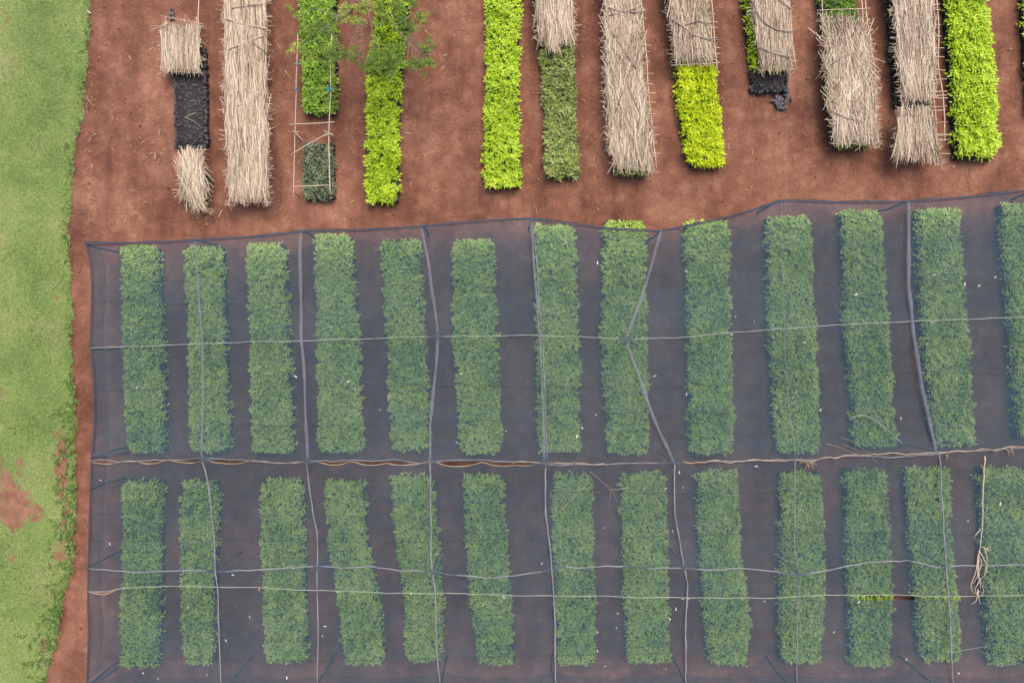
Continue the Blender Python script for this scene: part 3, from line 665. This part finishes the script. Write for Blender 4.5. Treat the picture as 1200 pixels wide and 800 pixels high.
def gapf(G, x):
    s = 0 * x
    for c, hw, d_ in G: s = np.maximum(s, d_ * np.clip(1 - ((x - c) / hw) ** 2, 0, 1) ** .7)
    return s
PK = [(228, 281), (352, 270), (493, 264), (621, 255), (775, 270), (915, 234), (1065, 235), (237, 539), (360, 541), (504, 540), (639, 543), (791, 543), (932, 538), (1098, 530), (255, 669), (372, 666), (507, 670), (647, 668), (802, 665), (936, 673), (1108, 663), (733, 400), (513, 394)]
def net_sheet(name, top, bot, gap_t, gap_b, mids, seed, sag=.09):
    xs = np.r_[np.arange(0, 1300, 4.0)] / 1299.0; vs = np.linspace(0, 1, 61)
    X0 = 100 + xs * 1280
    Vv = []
    for v in vs:
        yt = ip(top, X0) + (gapf(gap_t, X0) if gap_t else 0); yb = ip(bot, X0) + (gapf(gap_b, X0) if gap_b else 0)
        y = yt + (yb - yt) * v
        xl_ = np.interp(y, LEFT[:, 0], LEFT[:, 1]); x = X0 + (xl_ - 100) * np.clip(1 - (X0 - 100) / 60, 0, 1)
        z = ZN + 0 * x
        stops = [yt] + [ip(m, x) for m in mids] + [yb]
        for a_, b_ in zip(stops[:-1], stops[1:]):
            t = np.clip((y - a_) / (b_ - a_), 0, 1); z = z - sag * 4 * t * (1 - t) * np.clip((b_ - a_) / 110, .2, 1.2)
        wr = vnoise(x * .35, y, .11, seed) - .5
        z = z + .018 * wr + .05 * (vnoise(x, y, .02, seed + 1) - .5)
        for qx, qy in PK: z = z + .10 * np.exp(-np.hypot(x - qx, y - qy) / 14)
        Vv.append(atn(x, y, z))
    V = np.stack(Vv); nx = len(xs); V = V.reshape(-1, 3)
    i = np.arange(nx - 1)[None] + np.arange(len(vs) - 1)[:, None] * nx
    F = np.stack([i, i + nx, i + nx + 1, i + 1], -1).reshape(-1, 4)
    o = obj(name, tri_mesh(name, V, F), M['net'], sh, smooth=True)
    return o
net_sheet('roof_net', TOP, SEAM, None, None, [WIRE], 51)['label'] = 'upper sheet of shade net'
net_sheet('roof_net', SEAM, LOWW, GAP1, None, [THICK], 52)['label'] = 'middle sheet of shade net'
net_sheet('roof_net', LOWW + np.array([0, .8]), BOT, GAP2, None, [], 53)['label'] = 'lowest sheet of shade net'

def strip(name, pts, wpx, mat, z, lift=0.015):
    P = np.array(pts, float); s = np.r_[0, np.cumsum(np.hypot(*np.diff(P, axis=0).T))]
    t = np.linspace(0, s[-1], max(3, int(s[-1] / 5))); X = np.interp(t, s, P[:, 0]); Y = np.interp(t, s, P[:, 1])
    X += 1.1 * (vnoise(t, t * 0, .04, int(P[0, 0])) - .5); dX, dY = np.gradient(X), np.gradient(Y); q = np.hypot(dX, dY); nx_, ny_ = -dY / q, dX / q
    w = wpx / 2 * (.75 + .5 * vnoise(t, t * 0, .06, int(P[0, 0]) + 3))
    cols = []
    for u, dz in ((-1, -.01), (-.45, lift), (.45, lift), (1, -.01)):
        cols.append(atn(X + nx_ * w * u, Y + ny_ * w * u, z + dz))
    V = np.stack(cols, 1).reshape(-1, 3); m = len(t)
    F = []
    for j in range(m - 1):
        for c_ in range(3):
            a_ = j * 4 + c_; F.append((a_, a_ + 1, a_ + 5, a_ + 4))
    me = tri_mesh(name, V, np.array(F))
    if me.polygons[0].normal.z < 0: me.flip_normals()
    return obj(name, me, M[mat], sh, smooth=True)
for cy_, x0, x1 in ((334, 430, 800), (336, 1010, 1390), (452, 430, 880), (455, 110, 260), (494, 250, 620), (487, 650, 900), (440, 960, 1390), (350, 120, 360), (577, 640, 1060), (631, 108, 700), (629, 700, 1390), (600, 110, 330), (770, 108, 760), (768, 760, 1390), (745, 300, 560)):
    strip('crease', [(x, cy_ + 2.5 * math.sin(x * .011 + cy_) - (x - 600) * .008) for x in np.arange(x0, x1, 8)], 1.5 + (cy_ % 3) * .4, 'net_crease', ZN + .012, .004)
# vertical seams of folded net over wires
VU = [[(228, 281), (233, 350), (237, 400), (238, 470), (236, 530), (237, 540)], [(352, 270), (352, 330), (353, 395), (357, 450), (360, 541)], [(493, 264), (502, 310), (513, 390), (511, 430), (504, 500), (504, 540)],
      [(621, 255), (626, 310), (632, 390), (635, 450), (638, 543)], [(775, 270), (755, 340), (737, 388), (733, 402), (750, 445), (770, 500), (790, 543)], [(915, 234), (917, 320), (919, 400), (925, 480), (932, 538)], [(1065, 235), (1065, 330), (1070, 390), (1080, 450), (1097, 530)]]
VL = [[(237, 540), (243, 556), (244, 570), (250, 620), (253, 668), (256, 700), (259, 803)], [(359, 542), (364, 580), (366, 602), (371, 625), (372, 660), (372, 803)], [(504, 541), (505, 600), (505, 660), (510, 690), (513, 770), (516, 803)], [(640, 543), (640, 600), (646, 667), (650, 720), (651, 803)],
      [(791, 543), (790, 600), (800, 650), (805, 680), (803, 740), (804, 803)], [(932, 539), (931, 640), (937, 672), (935, 740), (934, 803)], [(1100, 530), (1105, 600), (1108, 662), (1113, 720), (1117, 803)]]
WU = [3.2, 3.6, 3.6, 3.0, 3.6, 1.2, 4.2]; WL = [2.6, 2.6, 3, 3.2, 3, 2, 3]
for j, (a, b) in enumerate(zip(VU, VL)):
    strip('net_seam', a, WU[j], 'net_fold', ZN + .05)
    tube('seam_cable', wobble([at(x, y, ZN + .05) for x, y in b], .25, .012, j + 5), .0070 * WL[j], M['cable'], sh, 6)
tube('seam_cable', wobble([at(x + 3, y, ZN + .05) for x, y in VU[3]], .25, .01, 9), .012, M['cable'], sh, 5)
# cross wires and ropes
def cable(name, T, r, mat, amp, seed, dz=.04, x1=1395):
    pts = [at(x, ip(T, x), ZN + dz) for x in np.linspace(T[0, 0], x1, 140)]
    V, F = tube_arrays(wobble(pts, .25, amp, seed), r, 5)
    return obj(name, tri_mesh(name, V, F), M[mat], sh, smooth=True)
cable('support_wire', WIRE, .010, 'wire', .012, 61); cable('support_cable', THICK, .020, 'cable', .03, 62); cable('support_wire', LOWW, .010, 'wire', .012, 63)
cable('edge_cord', TOP[1:], .014, 'post', .015, 64, .0)
s2 = SEAM[1:].copy(); cable('lacing_cord', s2, .014, 'cable', .03, 65)
pts = [(x, ip(SEAM, x) + gapf(GAP1, np.array(float(x))) + .4) for x in np.arange(108, 632, 3)]
tube('lacing_cord', wobble([at(x, y, ZN + .03) for x, y in pts], .15, .01, 66), .013, M['rope'], sh, 5)
pts = [(x, ip(SEAM, x) + random.gauss(0, .8)) for x in np.arange(800, 1395, 9)]
tube('lacing_cord', wobble([at(x, y, ZN + .06) for x, y in pts], .12, .02, 67), .016, M['rope'], sh, 5)
tube('lacing_cord', wobble([at(x, ip(SEAM, x) - 1 + random.gauss(0, .7), ZN + .065) for x in np.arange(600, 720, 8)], .12, .015, 68), .013, M['rope'], sh, 5)
tube('lacing_cord', wobble([at(x, ip(LOWW, x) + gapf(GAP2, np.array(float(x))) + .3, ZN + .03) for x in np.arange(104, 140, 3)], .15, .01, 69), .014, M['rope'], sh, 5)
# frayed rope ends
arrs = []
for (x, y) in ((942, 540), (946, 542), (950, 541), (1108, 532), (1185, 523), (1180, 527)):
    for q in range(4):
        p = at(x, y, ZN + .07); e = Vector((random.gauss(0, .12), random.gauss(-.12, .1), random.uniform(0, .05)))
        arrs.append(tube_arrays([p, p + e * .5 + Vector((.02, 0, .02)), p + e], .009, 4))
V, F = join(arrs); obj('frayed_rope', tri_mesh('frayed_rope', V, F), M['rope'], sh)
# hem bands (doubled net) along the outer edges
strip('hem', [(x, ip(TOP, x) + 1.6) for x in np.arange(100, 1396, 6)], 2.5, 'net_hem', ZN + .03)
strip('hem', [(np.interp(y, LEFT[:, 0], LEFT[:, 1]) + 1, y) for y in np.arange(284, 803, 6)], 2.2, 'net_hem', ZN + .02)
# doubled pieces near the left ends of the seams and along the top
strip('overlap', [(107, 534), (125, 533), (150, 529)], 6, 'net_hem', ZN + .03)
# side curtains hanging from the roof edge, with a hem cord
def curtain(name, pts_top, zb, cord):
    A = np.array([tuple(at(x, y, ZN)) for x, y in pts_top]); m = len(A); vs = np.linspace(0, 1, 6)
    V = np.concatenate([np.stack([A[:, 0] + .02 * np.sin(np.arange(m) * .9) * v, A[:, 1], ZN + (zb - ZN) * v], -1) for v in vs])
    i = np.arange(m - 1)[None] + np.arange(5)[:, None] * m; F = np.stack([i, i + 1, i + m + 1, i + m], -1).reshape(-1, 4)
    obj(name, tri_mesh(name, V, F), M['net_side'], sh, smooth=True)
    if cord: tube('hem_cord', V[-m:], .012, M['cable'], sh, 5)
yy = np.arange(286, 803, 8.); curtain('side_curtain', [(np.interp(y, LEFT[:, 0], LEFT[:, 1]), y) for y in yy], .95 + .05 * np.sin(yy * .02), True)
xx = np.arange(101, 1395, 6.); bp = np.array([101, 130, 272, 378, 517, 651, 800, 925, 1085, 1230, 1395.])
ph = np.array([((x - bp[np.searchsorted(bp, x, 'right') - 1]) / max(1, (bp[min(np.searchsorted(bp, x, 'right'), len(bp) - 1)] - bp[np.searchsorted(bp, x, 'right') - 1]))) for x in xx])
curtain('side_curtain', [(x, 803) for x in xx], .80 + .42 * (4 * ph * (1 - ph)) ** .5, False)
# posts
def post(x, y, r_=.028):
    p = at(x, y, ZN + .02); g_ = np.random.default_rng(int(x * 3 + y))
    Q = wobble([(p.x, p.y, -.1), (p.x + g_.normal(0, .03), p.y + g_.normal(0, .03), .8), (p.x, p.y, ZN + .03)], .2, .012, int(x + y))
    return tube('post', Q, np.linspace(r_ * 1.1, r_ * .85, len(Q)), M['post'], sh, 7)
for x, y in [(102, 665), (105, 574), (108, 536), (101, 287), (104, 408)]: post(x, y)
for v in VU: post(*v[0]); 
for v in VU: post(v[-1][0], v[-1][1], .020)
for x in (255, 372, 507, 647, 802, 936, 1108, 1260): post(x, ip(THICK, x), .020)
for x in (103, 268, 372, 517, 651, 803, 925, 1095, 1240): post(x, 802)
post(1240, 219); post(1240, 521)
# corner folds in the lowest sheet, seen as darker creases
strip('overlap', [(104, 800), (122, 793), (132, 785), (140, 780)], 4, 'net_hem', ZN - .05)

# ------------------------------------------------------------------ things lying on the net
def twig(label, lines, r_, mat='branch', z=ZN + .05, name='dry_twig'):
    arrs = []; c = at(*lines[0][0], z)
    for k, l in enumerate(lines):
        P = wobble([at(x, y, z + (.0 if k == 0 else .01)) for x, y in l], .12, .012, int(l[0][0] + l[0][1]) + k)
        rr = np.linspace(r_, r_ * .55, len(P)) * (1 if k == 0 else .7)
        arrs.append(tube_arrays(P - np.array(c), rr, 5))
    V, F = join(arrs); o = obj(name, tri_mesh(name, V, F), M[mat], smooth=True); o.location = c
    return tag(o, label, 'twig')
twig('curved pale stem arching over the eleventh upper bed', [[(995, 492), (1000, 488), (1012, 486), (1022, 490), (1040, 504), (1058, 520)]], .012, 'wire')
twig('thin grey forked twigs lying left of the rope below the eleventh bed', [[(968, 520), (985, 525), (1010, 533), (1020, 536)], [(985, 512), (1000, 518), (1018, 531), (1029, 543)], [(988, 520), (1005, 528), (1020, 532)]], .010)
twig('straight pale stalk slanting over the seventh lower bed', [[(654, 600), (670, 584), (688, 567)]], .011, 'rope')
twig('forked dry twig hanging below the seam between two lower beds', [[(691, 552), (705, 563), (717, 575), (724, 590)], [(712, 574), (722, 573), (735, 572)], [(716, 576), (712, 598)], [(697, 577), (705, 578)]], .009)
twig('short yellowish stick at the left rim of the eighth lower bed', [[(716, 574), (725, 573), (736, 571)]], .012, 'rope')
twig('slanting grey stick near the foot of the last lower bed', [[(1107, 766), (1130, 761), (1158, 757)]], .012, 'cable')
twig('long pale stick ending in a tangle of roots on the net', [[(1154, 534), (1152, 580), (1151, 615), (1148, 640), (1146, 655)], [(1149, 620), (1141, 630)], [(1150, 640), (1158, 646), (1164, 644), (1162, 641), (1155, 643)],
      [(1147, 645), (1156, 662), (1156, 672), (1151, 677), (1147, 684)], [(1147, 650), (1143, 672), (1138, 687), (1141, 696), (1148, 692), (1153, 696)], [(1147, 655), (1148, 680), (1142, 690), (1147, 699), (1154, 694), (1151, 684), (1146, 676)], [(1147, 652), (1152, 660), (1144, 678), (1140, 684)], [(1146, 690), (1144, 704), (1138, 708)], [(1146, 690), (1149, 708)], [(1153, 640), (1158, 655), (1154, 676)], [(1147, 648), (1145, 668), (1149, 690)]], .017, 'reed', name='root_stick')
twig('pale stalk lying on the grass near the upper net corner', [[(61, 140 + 200), (68, 332), (74, 324)]], .01, 'rope', .05)
twig('thin dry twig fork lying on the black tubes', [[(216, 138), (226, 132), (230, 132)], [(218, 138), (226, 142), (234, 147)]], .01, 'reed', .32)
twig('fine pale straw fork on the soil left of the tree', [[(333, 82), (338, 88), (342, 95)], [(333, 90), (336, 84)]], .009, 'reed', .02)

FL = [(161, 454), (198, 473), (347, 441), (408, 447), (445, 480), (540, 438), (593, 505), (535, 518), (682, 501), (676, 511), (698, 486), (804, 462), (767, 440), (710, 308), (700, 308), (804, 318), (862, 371), (858, 392), (884, 377), (1003, 345), (1095, 322), (1130, 333), (1147, 335), (1092, 378), (1166, 325),
      (943, 401), (1055, 490), (961, 480), (886, 546), (800, 571), (780, 572), (796, 553), (635, 660), (708, 618), (788, 622), (722, 735), (724, 718), (792, 713), (785, 725), (709, 780), (700, 762), (833, 667), (896, 704), (800, 701), (807, 701), (780, 783), (875, 780), (1006, 705), (977, 740), (1044, 615), (1134, 610),
      (1156, 736), (1123, 788), (1062, 772), (221, 711), (293, 722), (265, 750), (336, 794), (381, 733), (304, 690), (395, 693), (482, 695), (590, 699), (378, 745), (273, 673), (129, 637), (118, 562), (168, 788), (243, 790), (185, 795), (700, 740), (1172, 590)]
base_leaf = None
for k, (x, y) in enumerate(FL):
    if base_leaf is None:
        gx = np.linspace(0, 1, 7); w = .5 * np.sin(np.pi * gx) ** .7
        V = np.concatenate([np.stack([gx - .5, s_ * w * .38, .12 * np.sin(gx * 3) + abs(s_) * .1], -1) for s_ in (-1, 0, 1)])
        i = np.arange(6)[None] + np.arange(2)[:, None] * 7; base_leaf = tri_mesh('fallen_leaf', V * .13, np.stack([i, i + 1, i + 8, i + 7], -1).reshape(-1, 4)); base_leaf.materials.append(M['pale'])
    o = bpy.data.objects.new('fallen_leaf', base_leaf); COL.objects.link(o)
    o.location = at(x, y, ZN + .055); o.rotation_euler = (random.gauss(0, .2), random.gauss(0, .2), random.uniform(0, 6.28)); s_ = random.uniform(.4, .95); o.scale = (s_, s_ * random.uniform(.6, 1), s_)
    rw, nm = (UP, 'upper') if y < 541 else (LO, 'lower')
    row = [(bed_fn(q)[0](y), bed_fn(q)[1](y)) for q in rw]; on = [q for q, (a, b) in enumerate(row) if a <= x <= b]; bef = [q for q, (a, b) in enumerate(row) if b < x]
    if on: where = 'over the %s %s bed from the grass' % (ORD[on[0]], nm)
    elif bef: where = 'between %s and %s %s beds from the grass' % (ORD[bef[-1]], ORD[bef[-1] + 1], nm)
    else: where = 'left of the first %s bed' % nm
    tag(o, 'small pale dry leaf on the net ' + where, 'dry leaf', 'pale dry leaves on the net')

# ------------------------------------------------------------------ small tree at the top edge
tz = 2.3
tree = thing('tree', 'sparse feathery tree reaching in from the top border', 'tree', at(450, -30))
tb = at(450, -30)
TP = wobble([(tb.x, tb.y, -.1), (tb.x - .05, tb.y - .05, 1), (tb.x + .03, tb.y + .02, 2.2), (tb.x - .02, tb.y + .1, 3.2)], .2, .02, 3)
tube('trunk', TP, np.linspace(.10, .05, len(TP)), M['bark'], tree, 8)
BR = [([(450, -40, 1.7), (425, 0, 2.0), (400, 20, 2.1), (385, 30, 2.0), (358, 50, 1.9)], .022), ([(450, -40, 1.8), (430, 8, 2.1), (434, 28, 2.1), (437, 40, 2.0), (440, 60, 1.9)], .02),
      ([(425, 0, 2.0), (424, 30, 2.0), (423, 50, 1.9), (420, 75, 1.8)], .010), ([(424, 20, 2.0), (417, 38, 1.9), (408, 57, 1.8)], .009),
      ([(452, -40, 1.9), (458, 10, 2.1), (463, 33, 2.1), (480, 50, 2.0), (503, 70, 1.9)], .020), ([(463, 30, 2.1), (485, 15, 2.1), (498, 10, 2.0)], .012), ([(480, 50, 2.0), (495, 30, 2.0), (503, 35, 2.0)], .009),
      ([(400, 20, 2.1), (370, 10, 2.1), (345, 22, 2.0), (339, 12, 2.0)], .012), ([(385, 30, 2.0), (395, 45, 2.0), (398, 68, 1.9), (412, 66, 1.9)], .010), ([(437, 40, 2.0), (450, 70, 1.9), (465, 85, 1.8)], .012), ([(480, 50, 2.0), (476, 75, 1.9), (490, 80, 1.8)], .009), ([(425, 0, 2.0), (405, 5, 2.2), (398, 15, 2.1)], .01)]
for k, (pl, r_) in enumerate(BR):
    Q = wobble([at(*p) for p in pl], .1, .012, 90 + k)
    tube('branch', Q, np.linspace(r_, r_ * .4, len(Q)), M['bark'], tree, 6)
# bare twiglets of the two withered fronds and the right branch
arrs = []
for pl, n_, ln in ((BR[2][0], 9, .3), (BR[3][0], 6, .25), ([(468, 38, 2.05), (480, 50, 2), (503, 70, 1.9)], 14, .35)):
    Q = wobble([at(*p) for p in pl], .05, .004, 5)
    for k in range(n_):
        for sd in (-1, 1):
            j = int((.25 + .72 * k / n_) * (len(Q) - 1)); p = Q[j]; t = Q[min(j + 1, len(Q) - 1)] - Q[j - 1]; t /= np.linalg.norm(t)
            s_ = np.array([-t[1], t[0], 0]) * sd
            e = (s_ * .85 + t * .45) * ln * random.uniform(.5, 1.1); e[2] -= .05
            arrs.append(tube_arrays([p, p + e * .5 + np.array([0, 0, .015]), p + e], .005, 4))
V, F = join(arrs); obj('twigs', tri_mesh('twigs', V, F), M['bark'], tree, kind='stuff')
CL = [(343, 12, 6, 9, 90, .6), (344, 54, 6, 9, 80, .85), (375, 33, 14, 9, 420, .3), (363, 42, 10, 7, 220, .25), (380, 62, 18, 9, 560, .35), (358, 60, 8, 8, 170, .4), (408, 64, 10, 7, 230, .25), (412, 12, 14, 6, 300, .9), (428, 6, 12, 7, 280, .85), (418, 24, 9, 7, 200, .8), (405, 17, 8, 7, 150, .7),
      (444, 68, 15, 12, 620, .3), (455, 80, 12, 12, 460, .3), (430, 80, 6, 7, 140, .2), (462, 62, 9, 10, 240, .3), (438, 45, 5, 10, 110, .8), (476, 35, 9, 11, 380, .3), (470, 25, 8, 8, 200, .35), (492, 20, 10, 9, 170, .55), (502, 58, 5, 12, 200, .3), (504, 72, 4, 8, 120, .4), (491, 77, 8, 6, 200, .35), (478, 76, 7, 6, 120, .3),
      (440, -15, 30, 14, 900, .5), (470, -10, 22, 14, 600, .45), (395, -15, 22, 14, 500, .6), (470, 5, 14, 8, 260, .4), (450, 20, 12, 10, 240, .45)]
Vs = []; tn = []
for cx, cy, rx, ry, n_, t0 in CL:
    n_ = int(n_ * (.5 if cy > -5 else .3))
    ns = max(3, n_ // 14)                        # sprays of narrow leaflets set along small stems
    for q in range(ns):
        aa = rng.uniform(0, 6.28); rr = math.sqrt(rng.random())
        c = np.array(at(cx + rx * .8 * rr * math.cos(aa), cy + ry * .8 * rr * math.sin(aa), 1.95 + rng.normal(0, .1)))
        yw = rng.uniform(0, 6.28); f = np.array([math.cos(yw), math.sin(yw), rng.normal(-.1, .2)]); m_ = 14
        tt = np.linspace(0, .26, m_); P = c + f * tt[:, None]; sd = np.where(np.arange(m_) % 2, 1, -1)
        L = rng.uniform(.09, .15, m_) * (1 - tt / .45)
        V, F = leaf_arrays(P, yw + sd * 1.0 + rng.normal(0, .15, m_), rng.normal(.05, .25, m_), L, L * .42)
        Vs.append((V, F)); tn.append(np.repeat(np.clip(t0 * .72 + .22 + rng.normal(0, .15, m_), 0, 1), 4))
V, F = join(Vs); obj('crown', tri_mesh('crown', V, F, np.concatenate(tn)), M['leaf_tree'], tree, kind='stuff')
# small white scrap at the lawn edge
p = at(105, 15); o = tube('white_stick', [(-.05, .04, .02), (0, 0, .03), (.05, -.04, .02)], .02, M['pale'], None, 6); o.location = (p.x, p.y, 0); tag(o, 'short white stick at the edge of the lawn', 'stick')
